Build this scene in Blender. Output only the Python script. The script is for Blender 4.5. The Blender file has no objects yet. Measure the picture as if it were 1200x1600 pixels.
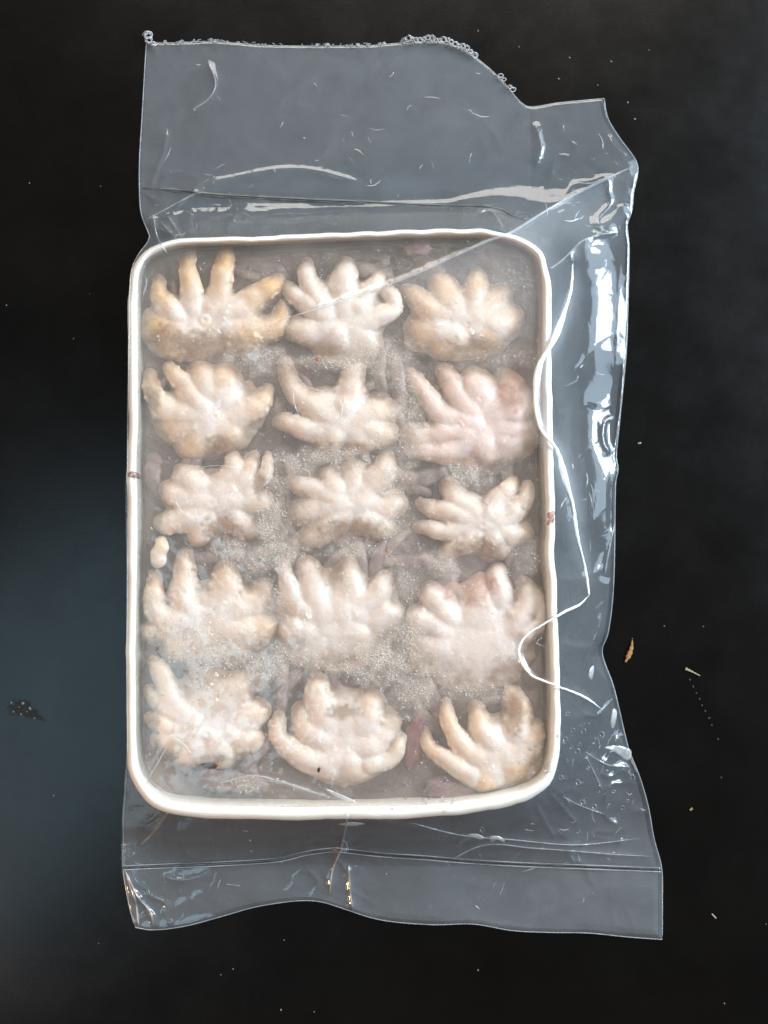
import bpy, bmesh, math, random
import numpy as np
import openvdb
from mathutils import Vector

random.seed(7)
rng = np.random.default_rng(11)
scn = bpy.context.scene
COL = scn.collection

# ------------------------------------------------------------------ camera
S = 0.0003            # metres per photograph pixel on the table
H = 0.42              # camera height above the table
cam_d = bpy.data.cameras.new('camera')
cam = bpy.data.objects.new('camera', cam_d); COL.objects.link(cam)
cam.location = (0, 0, H)
cam_d.sensor_fit = 'VERTICAL'
cam_d.angle = 2*math.atan(800*S/H)
cam_d.clip_start = 0.01; cam_d.clip_end = 50
scn.camera = cam

# ------------------------------------------------------------------ world, lamps, exposure
w = bpy.data.worlds.new('World'); scn.world = w; w.use_nodes = True
w.node_tree.nodes['Background'].inputs[0].default_value = (1.0, 0.97, 0.93, 1)
w.node_tree.nodes['Background'].inputs[1].default_value = 0.13

def area(name, loc, target, sx, sy, power, col, roll=0):
    d = bpy.data.lights.new(name, 'AREA'); d.shape = 'RECTANGLE'; d.size = sx; d.size_y = sy
    d.energy = power; d.color = col
    o = bpy.data.objects.new(name, d); COL.objects.link(o)
    o.location = loc
    o.rotation_euler = (Vector(target)-Vector(loc)).to_track_quat('-Z', 'Y').to_euler()
    if roll: o.rotation_euler.rotate_axis('Z', math.radians(roll))
    return o
area('ceiling_lamp', (0.25, 2.55, 1.75), (0, 0, 0), 2.2, 1.5, 92, (1.0, 0.94, 0.85))
area('window_lamp', (1.05, 0.35, 0.62), (0, 0, 0.02), 0.42, 0.40, 20, (0.78, 0.90, 1.0))
area('wide_window_lamp', (1.15, 0.40, 0.66), (0, 0, 0.02), 1.1, 0.9, 22, (0.62, 0.81, 1.0))
area('side_window_lamp', (-0.60, -0.38, 1.0), (-0.60, -0.38, 0), 0.85, 0.44, 4.0, (0.52, 0.82, 1.0), 40)
area('warm_lamp', (-0.70, -0.55, 0.45), (0, -0.1, 0), 0.07, 0.05, 3.4, (1.0, 0.45, 0.14))
scn.view_settings.view_transform = 'Standard'
scn.view_settings.look = 'None'
scn.view_settings.exposure = 0.0
scn.view_settings.gamma = 1.0
scn.render.engine = 'CYCLES'
scn.cycles.use_denoising = True
scn.cycles.max_bounces = 10
scn.cycles.diffuse_bounces = 3
scn.cycles.glossy_bounces = 3
scn.cycles.transparent_max_bounces = 24
scn.cycles.volume_bounces = 2
scn.cycles.sample_clamp_indirect = 4.0

# ------------------------------------------------------------------ helpers
def W(px, py, zp):
    """photograph pixel + height in pixel units -> world coordinates (numpy)"""
    px = np.asarray(px, float); py = np.asarray(py, float); z = np.asarray(zp, float)*S
    k = S*(1-z/H)
    return np.stack([(px-600)*k, (800-py)*k, z+0*px], -1)

def mesh_obj(name, V, F, mat, parent=None, smooth=True, attrs=None, up=0):
    me = bpy.data.meshes.new(name)
    V = np.asarray(V, np.float32)
    if up:      # sheets and blocks given upside down are turned over
        q = np.array([f[:3] for f in (F.tolist() if isinstance(F, np.ndarray) else F)])
        nz = np.cross(V[q[:, 1]]-V[q[:, 0]], V[q[:, 2]]-V[q[:, 0]])[:up, 2].sum()
        if nz < 0: F = F[:, ::-1] if isinstance(F, np.ndarray) else [f[::-1] for f in F]
    if isinstance(F, np.ndarray):
        n, k = F.shape
        F = np.ascontiguousarray(F)
        me.vertices.add(len(V)); me.vertices.foreach_set('co', V.ravel())
        me.loops.add(n*k); me.loops.foreach_set('vertex_index', F.astype(np.int32).ravel())
        me.polygons.add(n); me.polygons.foreach_set('loop_start', np.arange(0, n*k, k, dtype=np.int32))
        me.update(calc_edges=True); me.validate()
    else:
        me.from_pydata([tuple(v) for v in V.tolist()], [], F); me.update()
    if smooth:
        me.polygons.foreach_set('use_smooth', np.ones(len(me.polygons), bool))
    for nm, arr in (attrs or {}).items():
        arr = np.asarray(arr, np.float32)
        if arr.ndim == 1:
            a = me.attributes.new(nm, 'FLOAT', 'POINT'); a.data.foreach_set('value', arr)
        else:
            a = me.attributes.new(nm, 'FLOAT_COLOR', 'POINT')
            a.data.foreach_set('color', np.concatenate([arr, np.ones((len(arr), 1), np.float32)], 1).ravel())
    if mat: me.materials.append(mat)
    o = bpy.data.objects.new(name, me); COL.objects.link(o)
    if parent: o.parent = parent
    return o

def tag(o, label=None, cat=None, group=None, kind=None):
    if label: o['label'] = label
    if cat: o['category'] = cat
    if group: o['group'] = group
    if kind: o['kind'] = kind
    return o

def empty(name, label, cat, group=None):
    o = bpy.data.objects.new(name, None); COL.objects.link(o)
    o.empty_display_size = 0.01
    return tag(o, label, cat, group)

def vnoise(x, y, scale, seed=0, octaves=3):
    x = np.asarray(x, float)/scale; y = np.asarray(y, float)/scale
    out = np.zeros(np.broadcast(x, y).shape); amp = 1; tot = 0
    for o in range(octaves):
        r = np.random.default_rng(seed*97+o)
        T = r.random((257, 257))
        xi = np.floor(x).astype(int); yi = np.floor(y).astype(int)
        fx = x-xi; fy = y-yi
        fx = fx*fx*fx*(fx*(fx*6-15)+10); fy = fy*fy*fy*(fy*(fy*6-15)+10)
        a = T[xi % 256, yi % 256]; b = T[(xi+1) % 256, yi % 256]
        c = T[xi % 256, (yi+1) % 256]; d = T[(xi+1) % 256, (yi+1) % 256]
        out = out + amp*((a*(1-fx)+b*fx)*(1-fy)+(c*(1-fx)+d*fx)*fy)
        tot += amp; amp *= 0.5; x = x*2.03+17.3; y = y*2.03+9.1
    return out/tot*2-1     # -1..1

def smooth_line(pts, n, closed=False):
    """Catmull-Rom through pts, resampled evenly to n points"""
    P = np.asarray(pts, float)
    if closed: P = np.vstack([P[-1], P, P[0], P[1]])
    else: P = np.vstack([2*P[0]-P[1], P, 2*P[-1]-P[-2]])
    out = []
    for i in range(1, len(P)-2):
        t = np.linspace(0, 1, 16, endpoint=False)[:, None]
        p0, p1, p2, p3 = P[i-1], P[i], P[i+1], P[i+2]
        out.append(0.5*((2*p1)+(-p0+p2)*t+(2*p0-5*p1+4*p2-p3)*t**2+(-p0+3*p1-3*p2+p3)*t**3))
    if not closed: out.append(P[-2][None])
    Q = np.vstack(out)
    if closed: Q = np.vstack([Q, Q[:1]])
    return resample(Q, n, closed)

def resample(Q, n, closed=False):
    Q = np.asarray(Q, float)
    d = np.r_[0, np.cumsum(np.linalg.norm(np.diff(Q[:, :2], axis=0), axis=1))]
    t = np.linspace(0, d[-1], n+1 if closed else n)
    if closed: t = t[:-1]
    return np.stack([np.interp(t, d, Q[:, k]) for k in range(Q.shape[1])], 1)

def seg_dist(px, py, line):
    """unsigned distance of points to polyline, and arc parameter 0..1"""
    L = np.asarray(line, float)
    best = np.full(px.shape, 1e9); par = np.zeros(px.shape); n = len(L)-1
    for i in range(n):
        a = L[i, :2]; b = L[i+1, :2]; ab = b-a; l2 = max(ab@ab, 1e-9)
        t = np.clip(((px-a[0])*ab[0]+(py-a[1])*ab[1])/l2, 0, 1)
        d = np.hypot(px-a[0]-t*ab[0], py-a[1]-t*ab[1])
        m = d < best
        best = np.where(m, d, best); par = np.where(m, (i+t)/n, par)
    return best, par

def inside_poly(px, py, poly):
    c = np.zeros(px.shape, bool); n = len(poly)
    for i in range(n):
        x1, y1 = poly[i][:2]; x2, y2 = poly[(i+1) % n][:2]
        if y1 == y2: continue
        m = ((y1 > py) != (y2 > py)) & (px < (x2-x1)*(py-y1)/(y2-y1)+x1)
        c ^= m
    return c

def tube(pts, radii, sides=6, flat=1.0):
    """pts (n,3) in pixel space (x right, y down, z up); returns V (px space), F"""
    P = np.asarray(pts, float); n = len(P)
    R = np.broadcast_to(np.asarray(radii, float), (n,))
    T = np.gradient(P, axis=0); T /= np.linalg.norm(T, axis=1)[:, None]+1e-9
    up = np.array([0, 0, 1.0]); V = []
    for i in range(n):
        s = np.cross(T[i], up)
        if np.linalg.norm(s) < 1e-3: s = np.array([1.0, 0, 0])
        s /= np.linalg.norm(s); u = np.cross(s, T[i])
        for k in range(sides):
            a = 2*math.pi*k/sides
            V.append(P[i]+R[i]*(math.cos(a)*s+flat*math.sin(a)*u))
    F = []
    for i in range(n-1):
        for k in range(sides):
            a = i*sides+k; b = i*sides+(k+1) % sides
            F.append([a, b, b+sides, a+sides])
    F.append(list(range(sides))[::-1]); F.append([(n-1)*sides+k for k in range(sides)])
    return np.array(V), F

def to_world(V): return W(V[:, 0], V[:, 1], V[:, 2])

# ------------------------------------------------------------------ materials
class NT:
    def __init__(s, name):
        s.m = bpy.data.materials.new(name); s.m.use_nodes = True
        s.t = s.m.node_tree; s.t.nodes.clear()
        s.out = s.n('ShaderNodeOutputMaterial')
    def n(s, typ, **kw):
        nd = s.t.nodes.new(typ)
        for k, v in kw.items():
            if k.startswith('i_'): nd.inputs[k[2:].replace('_', ' ')].default_value = v
            else: setattr(nd, k, v)
        return nd
    def l(s, a, b): s.t.links.new(a, b)
    def coord(s): return s.n('ShaderNodeTexCoord').outputs['Object']
    def noise(s, scale, detail=4, rough=0.6, dist=0.0, vec=None):
        nd = s.n('ShaderNodeTexNoise'); nd.inputs['Scale'].default_value = scale
        nd.inputs['Detail'].default_value = detail; nd.inputs['Roughness'].default_value = rough
        nd.inputs['Distortion'].default_value = dist
        s.l(vec or s.coord(), nd.inputs['Vector']); return nd.outputs['Fac']
    def ramp(s, fac, stops):
        nd = s.n('ShaderNodeValToRGB'); e = nd.color_ramp.elements
        while len(e) < len(stops): e.new(0.5)
        for i, (p, c) in enumerate(stops):
            e[i].position = p
            e[i].color = (c, c, c, 1) if isinstance(c, (int, float)) else (*c, 1)
        s.l(fac, nd.inputs[0]); return nd.outputs[0]
    def math(s, op, a, b=0.0, clamp=False):
        nd = s.n('ShaderNodeMath', operation=op); nd.use_clamp = clamp
        for i, v in enumerate((a, b)):
            if isinstance(v, (int, float)): nd.inputs[i].default_value = v
            else: s.l(v, nd.inputs[i])
        return nd.outputs[0]
    def mixc(s, fac, a, b, blend='MIX'):
        nd = s.n('ShaderNodeMix', data_type='RGBA', blend_type=blend)
        for sock, v in ((nd.inputs[0], fac), (nd.inputs[6], a), (nd.inputs[7], b)):
            if isinstance(v, (int, float)): sock.default_value = v
            elif isinstance(v, tuple): sock.default_value = (*v, 1)
            else: s.l(v, sock)
        return nd.outputs[2]
    def attr(s, name, col=False):
        nd = s.n('ShaderNodeAttribute', attribute_name=name)
        return nd.outputs['Color'] if col else nd.outputs['Fac']
    def bump(s, h, strength=0.3, dist=0.001):
        nd = s.n('ShaderNodeBump'); nd.inputs['Strength'].default_value = strength
        nd.inputs['Distance'].default_value = dist; s.l(h, nd.inputs['Height']); return nd.outputs[0]
    def mixs(s, fac, a, b):
        nd = s.n('ShaderNodeMixShader')
        if isinstance(fac, (int, float)): nd.inputs[0].default_value = fac
        else: s.l(fac, nd.inputs[0])
        s.l(a, nd.inputs[1]); s.l(b, nd.inputs[2]); return nd.outputs[0]
    def pbsdf(s, col, rough=0.5, spec=0.5, normal=None, **kw):
        nd = s.n('ShaderNodeBsdfPrincipled')
        if isinstance(col, tuple): nd.inputs['Base Color'].default_value = (*col, 1)
        else: s.l(col, nd.inputs['Base Color'])
        if isinstance(rough, (int, float)): nd.inputs['Roughness'].default_value = rough
        else: s.l(rough, nd.inputs['Roughness'])
        nd.inputs['Specular IOR Level'].default_value = spec
        if normal is not None: s.l(normal, nd.inputs['Normal'])
        for k, v in kw.items(): nd.inputs[k.replace('_', ' ')].default_value = v
        return nd.outputs[0]
    def schlick(s, f0, normal=None):
        # reflectance of a clear skin, the same from both sides
        lw = s.n('ShaderNodeLayerWeight'); lw.inputs['Blend'].default_value = 0.5
        if normal is not None: s.l(normal, lw.inputs['Normal'])
        p = s.math('POWER', lw.outputs['Facing'], 5.0)
        return s.math('ADD', s.math('MULTIPLY', p, 1-f0), f0, True)
    def done(s, surf, vol=None):
        if surf is not None: s.l(surf, s.out.inputs['Surface'])
        if vol is not None: s.l(vol, s.out.inputs['Volume'])
        return s.m

def mat_table():
    m = NT('black_table_lacquer')
    n1 = m.noise(900, 2, 0.5); n2 = m.noise(14, 5, 0.65, 0.4)
    col = m.mixc(m.ramp(n2, [(0.35, 0.0), (0.7, 1.0)]), (0.0018, 0.0014, 0.0012), (0.0034, 0.0029, 0.0025))
    ro = m.ramp(m.noise(30, 6, 0.7), [(0.3, 0.22), (0.7, 0.30)])
    return m.done(m.pbsdf(col, ro, 0.26, m.bump(n1, 0.12, 0.0002)))

def mat_foam():
    m = NT('white_foam')
    n = m.noise(1400, 3, 0.6); big = m.noise(45, 3, 0.5)
    col = m.mixc(m.ramp(big, [(0.3, 0.0), (0.7, 1.0)]), (0.70, 0.665, 0.59), (0.76, 0.73, 0.67))
    return m.done(m.pbsdf(col, 0.55, 0.35, m.bump(n, 0.25, 0.0006), Subsurface_Weight=0.1, Subsurface_Scale=0.002))

def mat_flesh():
    m = NT('octopus_flesh')
    c = m.attr('pigment', True)
    sp = m.noise(1100, 3, 0.7); blot = m.noise(160, 4, 0.65)
    c = m.mixc(m.ramp(blot, [(0.40, 0.0), (0.75, 0.35)]), c, (0.80, 0.75, 0.70))
    c = m.mixc(m.ramp(sp, [(0.52, 0.0), (0.72, 0.18)]), c, (0.50, 0.34, 0.20))
    bmp = m.math('ADD', m.noise(700, 4, 0.6), m.math('MULTIPLY', m.noise(220, 3, 0.6), 1.6))
    nd = m.pbsdf(c, 0.34, 0.5, m.bump(bmp, 0.22, 0.0010), Subsurface_Weight=1.0, Subsurface_Scale=0.004)
    nd.node.inputs['Subsurface Radius'].default_value = (1.0, 0.7, 0.5)
    return m.done(nd)

def mat_bed():
    m = NT('mauve_flesh_in_ice')
    a = m.noise(70, 6, 0.65, 0.6); b = m.noise(230, 5, 0.7)
    c = m.ramp(a, [(0.30, (0.04, 0.024, 0.019)), (0.45, (0.11, 0.070, 0.060)), (0.58, (0.20, 0.145, 0.128)), (0.72, (0.31, 0.245, 0.22))])
    c = m.mixc(m.ramp(b, [(0.45, 0.0), (0.7, 0.45)]), c, (0.12, 0.07, 0.065))
    return m.done(m.pbsdf(c, 0.5, 0.3, m.bump(b, 0.5, 0.002)))

def mat_ice():
    m = NT('cloudy_ice')
    bm = m.bump(m.math('ADD', m.noise(260, 4, 0.65), m.math('MULTIPLY', m.noise(1100, 2, 0.6), 0.35)), 0.8, 0.0011)
    fre = m.schlick(0.045, bm)
    g = m.n('ShaderNodeBsdfGlossy'); g.inputs['Roughness'].default_value = 0.12; m.l(bm, g.inputs['Normal'])
    tr = m.n('ShaderNodeBsdfTransparent')
    hz = m.n('ShaderNodeBsdfDiffuse'); hz.inputs['Color'].default_value = (0.74, 0.64, 0.54, 1)
    # frozen-in frost: patches carried by the mesh, broken into grains
    grain = m.ramp(m.noise(1500, 3, 0.75), [(0.40, 0.25), (0.60, 1.0)])
    mott = m.ramp(m.noise(120, 5, 0.7), [(0.30, 0.45), (0.65, 1.0)])
    fr = m.math('MULTIPLY', m.math('MULTIPLY', m.attr('frost'), grain), mott)
    cloud = m.math('MULTIPLY', m.ramp(m.noise(48, 4, 0.6), [(0.35, 0.01), (0.75, 0.11)]), 1.0)
    fac = m.math('ADD', fr, cloud, True)
    sh = m.mixs(fac, tr.outputs[0], hz.outputs[0])
    sh = m.mixs(fre, sh, g.outputs[0])
    v = m.n('ShaderNodeVolumePrincipled')
    v.inputs['Color'].default_value = (0.935, 0.84, 0.75, 1); v.inputs['Density'].default_value = 24
    return m.done(sh, v.outputs[0])

def mat_film(name, use_attr=True, base=0.05, gloss=1.0):
    m = NT(name)
    crk = m.bump(m.math('ADD', m.noise(90, 3, 0.6, 0.8), m.math('MULTIPLY', m.noise(420, 4, 0.7), 0.10)), 0.10, 0.002)
    fre = m.schlick(0.05, crk)
    g = m.n('ShaderNodeBsdfGlossy'); g.inputs['Roughness'].default_value = 0.09
    m.l(crk, g.inputs['Normal'])
    tr = m.n('ShaderNodeBsdfTransparent'); tr.inputs['Color'].default_value = (0.985, 0.985, 0.985, 1)
    df = m.n('ShaderNodeBsdfDiffuse'); df.inputs['Color'].default_value = (0.80, 0.86, 0.92, 1)
    tl = m.n('ShaderNodeBsdfTranslucent'); tl.inputs['Color'].default_value = (0.80, 0.86, 0.92, 1)
    dt = m.mixs(0.3, df.outputs[0], tl.outputs[0])
    streak = m.ramp(m.noise(55, 6, 0.7, 1.2), [(0.30, 0.86), (0.72, 1.14)])
    sc = m.noise(2600, 2, 0.6)
    streak = m.math('MULTIPLY', streak, m.ramp(sc, [(0.3, 0.9), (0.75, 1.15)]))
    hz = m.math('MULTIPLY', m.attr('haze') if use_attr else base, streak, True)
    sh = m.mixs(hz, tr.outputs[0], dt)
    sh = m.mixs(m.math('MULTIPLY', fre, m.attr('sheen') if use_attr else gloss, True), sh, g.outputs[0])
    return m.done(sh)

def mat_crease(name, haze, col, rough=0.12, f0=0.10):
    m = NT(name)
    tr = m.n('ShaderNodeBsdfTransparent')
    df = m.n('ShaderNodeBsdfDiffuse'); df.inputs['Color'].default_value = (*col, 1)
    g = m.n('ShaderNodeBsdfGlossy'); g.inputs['Roughness'].default_value = rough
    br = m.ramp(m.noise(180, 4, 0.7), [(0.3, (0.5 if haze < .9 else .85)*haze), (0.7, min(1, 1.3*haze))])
    sh = m.mixs(br, tr.outputs[0], df.outputs[0])
    sh = m.mixs(m.schlick(f0), sh, g.outputs[0])
    return m.done(sh)

def mat_drop():
    m = NT('water_drop')
    lw = m.n('ShaderNodeLayerWeight'); lw.inputs['Blend'].default_value = 0.35
    tr = m.n('ShaderNodeBsdfTransparent'); tr.inputs['Color'].default_value = (0.95, 0.95, 0.95, 1)
    g = m.n('ShaderNodeBsdfGlossy'); g.inputs['Roughness'].default_value = 0.05
    df = m.n('ShaderNodeBsdfDiffuse'); df.inputs['Color'].default_value = (0.85, 0.87, 0.88, 1)
    upn = m.n('ShaderNodeCombineXYZ'); upn.inputs[2].default_value = 1.0; m.l(upn.outputs[0], df.inputs['Normal'])
    rim = m.ramp(lw.outputs['Facing'], [(0.30, 0.0), (0.62, 0.85)])  # bright reflecting rim of each drop painted as white diffuse
    sh = m.mixs(rim, tr.outputs[0], df.outputs[0])
    return m.done(m.mixs(m.schlick(0.04), sh, g.outputs[0]))

def mat_plain(name, col, rough=0.6, spec=0.3, var=0.25, scale=900):
    m = NT(name)
    n = m.noise(scale, 4, 0.65)
    dark = tuple(c*(1-var) for c in col)
    return m.done(m.pbsdf(m.mixc(m.ramp(n, [(0.35, 0.0), (0.65, 1.0)]), dark, col), rough, spec, m.bump(n, 0.4, 0.0004)))

def mat_crystal():
    m = NT('frost_glint_crystal')
    tr = m.n('ShaderNodeBsdfTransparent')
    p = m.pbsdf((0.84, 0.81, 0.77), 0.45, 0.4)
    return m.done(m.mixs(0.5, tr.outputs[0], p))

def mat_smear(name, col, fac, scale=500):
    m = NT(name)
    tr = m.n('ShaderNodeBsdfTransparent')
    p = m.pbsdf(col, 0.6, 0.3)
    k = m.math('MULTIPLY', m.attr('cover'), m.ramp(m.noise(scale, 5, 0.7), [(0.35, 0.1), (0.65, 1.0)]))
    return m.done(m.mixs(m.math('MULTIPLY', k, fac, True), tr.outputs[0], p))

M_TABLE = mat_table(); M_FOAM = mat_foam(); M_FLESH = mat_flesh(); M_BED = mat_bed(); M_ICE = mat_ice()
M_FILM = mat_film('clear_film'); M_BACK = mat_film('clear_film_back', False, 0.06, 0.8)
M_CREASE = mat_crease('stretched_glare_film', 1.0, (0.95, 0.97, 0.99), 0.2, 0.10)  # stretch whitening pushed to near white to paint in the window glare
M_SOFT = mat_crease('soft_fold_film', 0.16, (0.85, 0.90, 0.95), 0.2)
M_GLINT = mat_crease('shiny_fold_film', 0.05, (0.85, 0.90, 0.95), 0.38, 0.35)
M_EDGE = mat_crease('cut_film_edge', 0.22, (0.75, 0.80, 0.84), 0.2)
M_WELD = mat_crease('dark_weld', 0.55, (0.012, 0.016, 0.022), 0.3)
M_DROP = mat_drop(); M_CRYST = mat_crystal()

# ------------------------------------------------------------------ table
g = np.linspace(-1.2, 1.2, 25)
X, Y = np.meshgrid(g, g)
V = np.stack([X.ravel(), Y.ravel(), np.zeros(X.size)], 1)
idx = np.arange(625).reshape(25, 25)
F = np.stack([idx[:-1, :-1], idx[:-1, 1:], idx[1:, 1:], idx[1:, :-1]], -1).reshape(-1, 4)
tag(mesh_obj('table_top', V, F, M_TABLE), 'matt black table top under the whole bag', None, None, 'structure')

# ------------------------------------------------------------------ foam tray
RIM = [(212,412),(232,391),(285,374),(400,370),(560,363),(700,359),(770,361),(815,373),(845,394),(857,425),(861,470),(861,560),
       (863,700),(866,790),(867,830),(864,862),(868,905),(870,950),(873,1050),(874,1130),(872,1185),(860,1222),(835,1244),(800,1257),
       (740,1269),(660,1276),(560,1279),(450,1280),(330,1277),(262,1269),(230,1251),(209,1222),(200,1180),(198,1080),(199,950),
       (201,800),(199,720),(202,660),(201,520),(203,445)]
rim = smooth_line(RIM, 260, True)
tan = np.roll(rim, -1, 0)-np.roll(rim, 1, 0); tan /= np.linalg.norm(tan, axis=1)[:, None]
nin = np.stack([-tan[:, 1], tan[:, 0]], 1)            # inward for this winding (clockwise on screen)
for _ in range(14): nin = (nin+np.roll(nin, 1, 0)+np.roll(nin, -1, 0))/3
nin /= np.linalg.norm(nin, axis=1)[:, None]
if ((np.array([535, 820])-rim)*nin).sum() < 0: nin = -nin
prof = [(26,1.5),(20,8),(9,55),(2,80),(-1,88),(0,93),(4,97),(9,98.5),(14,98),(18,95.5),(22,89),(27,76),(33,56),(39,36),(43,24)]
# the visible lip is narrow along the top, broad along the bottom
wf = 0.60+np.where(nin[:, 1] > 0, -0.22*nin[:, 1], -0.28*nin[:, 1])
rings = []
wob = vnoise(rim[:, 0], rim[:, 1], 30, 3, 2)
ri = np.arange(260)
for off, z in prof:
    q = rim+nin*(off*(wf[:, None] if off > 0 and z > 10 else 1)+(wob[:, None]*2.0 if -2 < off < 19 else 0))
    rings.append(np.c_[q, z+0*ri+(wob*1.0 if z > 80 else 0)])
V = np.vstack(rings+[np.array([[535, 820, 1.5], [535, 820, 22]])])
n = 260; F = []
for r in range(len(prof)-1):
    for i in range(n):
        j = (i+1) % n
        F.append([r*n+i, r*n+j, (r+1)*n+j, (r+1)*n+i])
b = len(prof)*n
for i in range(n):
    j = (i+1) % n
    F.append([j, i, b]); F.append([(len(prof)-1)*n+i, (len(prof)-1)*n+j, b+1])
tray = tag(mesh_obj('foam_tray', to_world(V), F, M_FOAM), 'white foam tray with rounded corners sealed inside the clear bag', 'tray')
tray_poly = rim

def rim_stain(x, y, pts, col):
    m = mat_smear('rim_stain', col, 0.9, 700)
    line = smooth_line(pts, 14)
    V, F = tube(np.c_[line, np.full(14, 98.2)], np.interp(np.linspace(0, 1, 14), [0, .3, .8, 1], [2.5, 5, 4, 1.5]), 8, 0.25)
    o = mesh_obj('stain', to_world(V), F, m, tray, True, {'cover': np.ones(len(V))})
    o['label'] = 'reddish brown stain across the foam rim'
rim_stain(0, 0, [(199,742),(207,741),(216,744),(222,746)], (0.20, 0.10, 0.08))
rim_stain(0, 0, [(867,801),(860,804),(862,812),(855,820)], (0.33, 0.10, 0.08))

# ------------------------------------------------------------------ mauve bed under the octopuses
def tray_grid(step, inset):
    xs = np.arange(190, 885, step); ys = np.arange(350, 1292, step)
    X, Y = np.meshgrid(xs, ys); return X, Y
def grid_faces(nr, nc):
    idx = np.arange(nr*nc).reshape(nr, nc)
    return np.stack([idx[:-1, :-1], idx[1:, :-1], idx[1:, 1:], idx[:-1, 1:]], -1).reshape(-1, 4)
def disc_grid(ring_pts, centre, k):
    """radial grid: rings from the outline to the centre; returns px, py (k+1, n)"""
    t = (1-np.linspace(0, 1, k+1))[:, None, None]
    return centre+(ring_pts[None]-centre)*t

c0 = np.array([535., 822.])
inner = rim+nin*(20.5*wf[:, None])
D = disc_grid(rim+nin*27, c0, 110)
bx, by = D[..., 0], D[..., 1]
bz = 50+8*vnoise(bx, by, 45, 5, 3)+3*vnoise(bx, by, 14, 6, 2)
def wrap_faces(k, n):
    idx = np.arange((k+1)*n).reshape(k+1, n); nx = np.roll(idx, -1, 1)
    return np.stack([idx[:-1], nx[:-1], nx[1:], idx[1:]], -1).reshape(-1, 4)
tag(mesh_obj('frozen_trimmings', W(bx.ravel(), by.ravel(), bz.ravel()), wrap_faces(110, 260), M_BED, None, True, None, 1000),
    'mauve brown flesh packed in ice under the octopuses', 'frozen flesh', None, 'stuff')

# arms and skins of a lower layer, half lost in the ice
BV, BF = [], []
for k in range(150):
    x, y = rng.uniform(225, 850), rng.uniform(385, 1262)
    a = rng.uniform(0, 6.28); L_ = rng.uniform(60, 140); cu = rng.uniform(-1.8, 1.8)
    t = np.linspace(0, 1, 18); ang_ = a+cu*t
    P_ = np.c_[x+np.cumsum(np.cos(ang_))*L_/18, y+np.cumsum(np.sin(ang_))*L_/18, rng.uniform(44, 57)+5*np.sin(t*5)]
    if not inside_poly(P_[:, 0], P_[:, 1], rim+nin*26).all(): continue
    V, F = tube(P_, rng.uniform(9, 17)*np.interp(t, [0, .1, .5, .85, 1], [.2, .55, .9, 1, .4])*(1+.07*np.sin(t*25)), 8, 0.7)
    b0 = sum(len(v) for v in BV); BV.append(V); BF += [[i+b0 for i in f] for f in F]
M_LOWER = mat_plain('lower_flesh', (0.37, 0.27, 0.24), 0.4, 0.4, 0.5, 170)
tag(mesh_obj('buried_arms', to_world(np.vstack(BV)), BF, M_LOWER), 'mauve octopus arms of a lower layer buried in the ice', 'frozen flesh', None, 'stuff')

# ------------------------------------------------------------------ octopuses
CREAM = np.array([0.78, 0.69, 0.63]); TAN = np.array([0.70, 0.44, 0.20]); BROWN = np.array([0.33, 0.20, 0.11])
MAUVE = np.array([0.36, 0.245, 0.235]); PINK = np.array([0.72, 0.48, 0.43])

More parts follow.
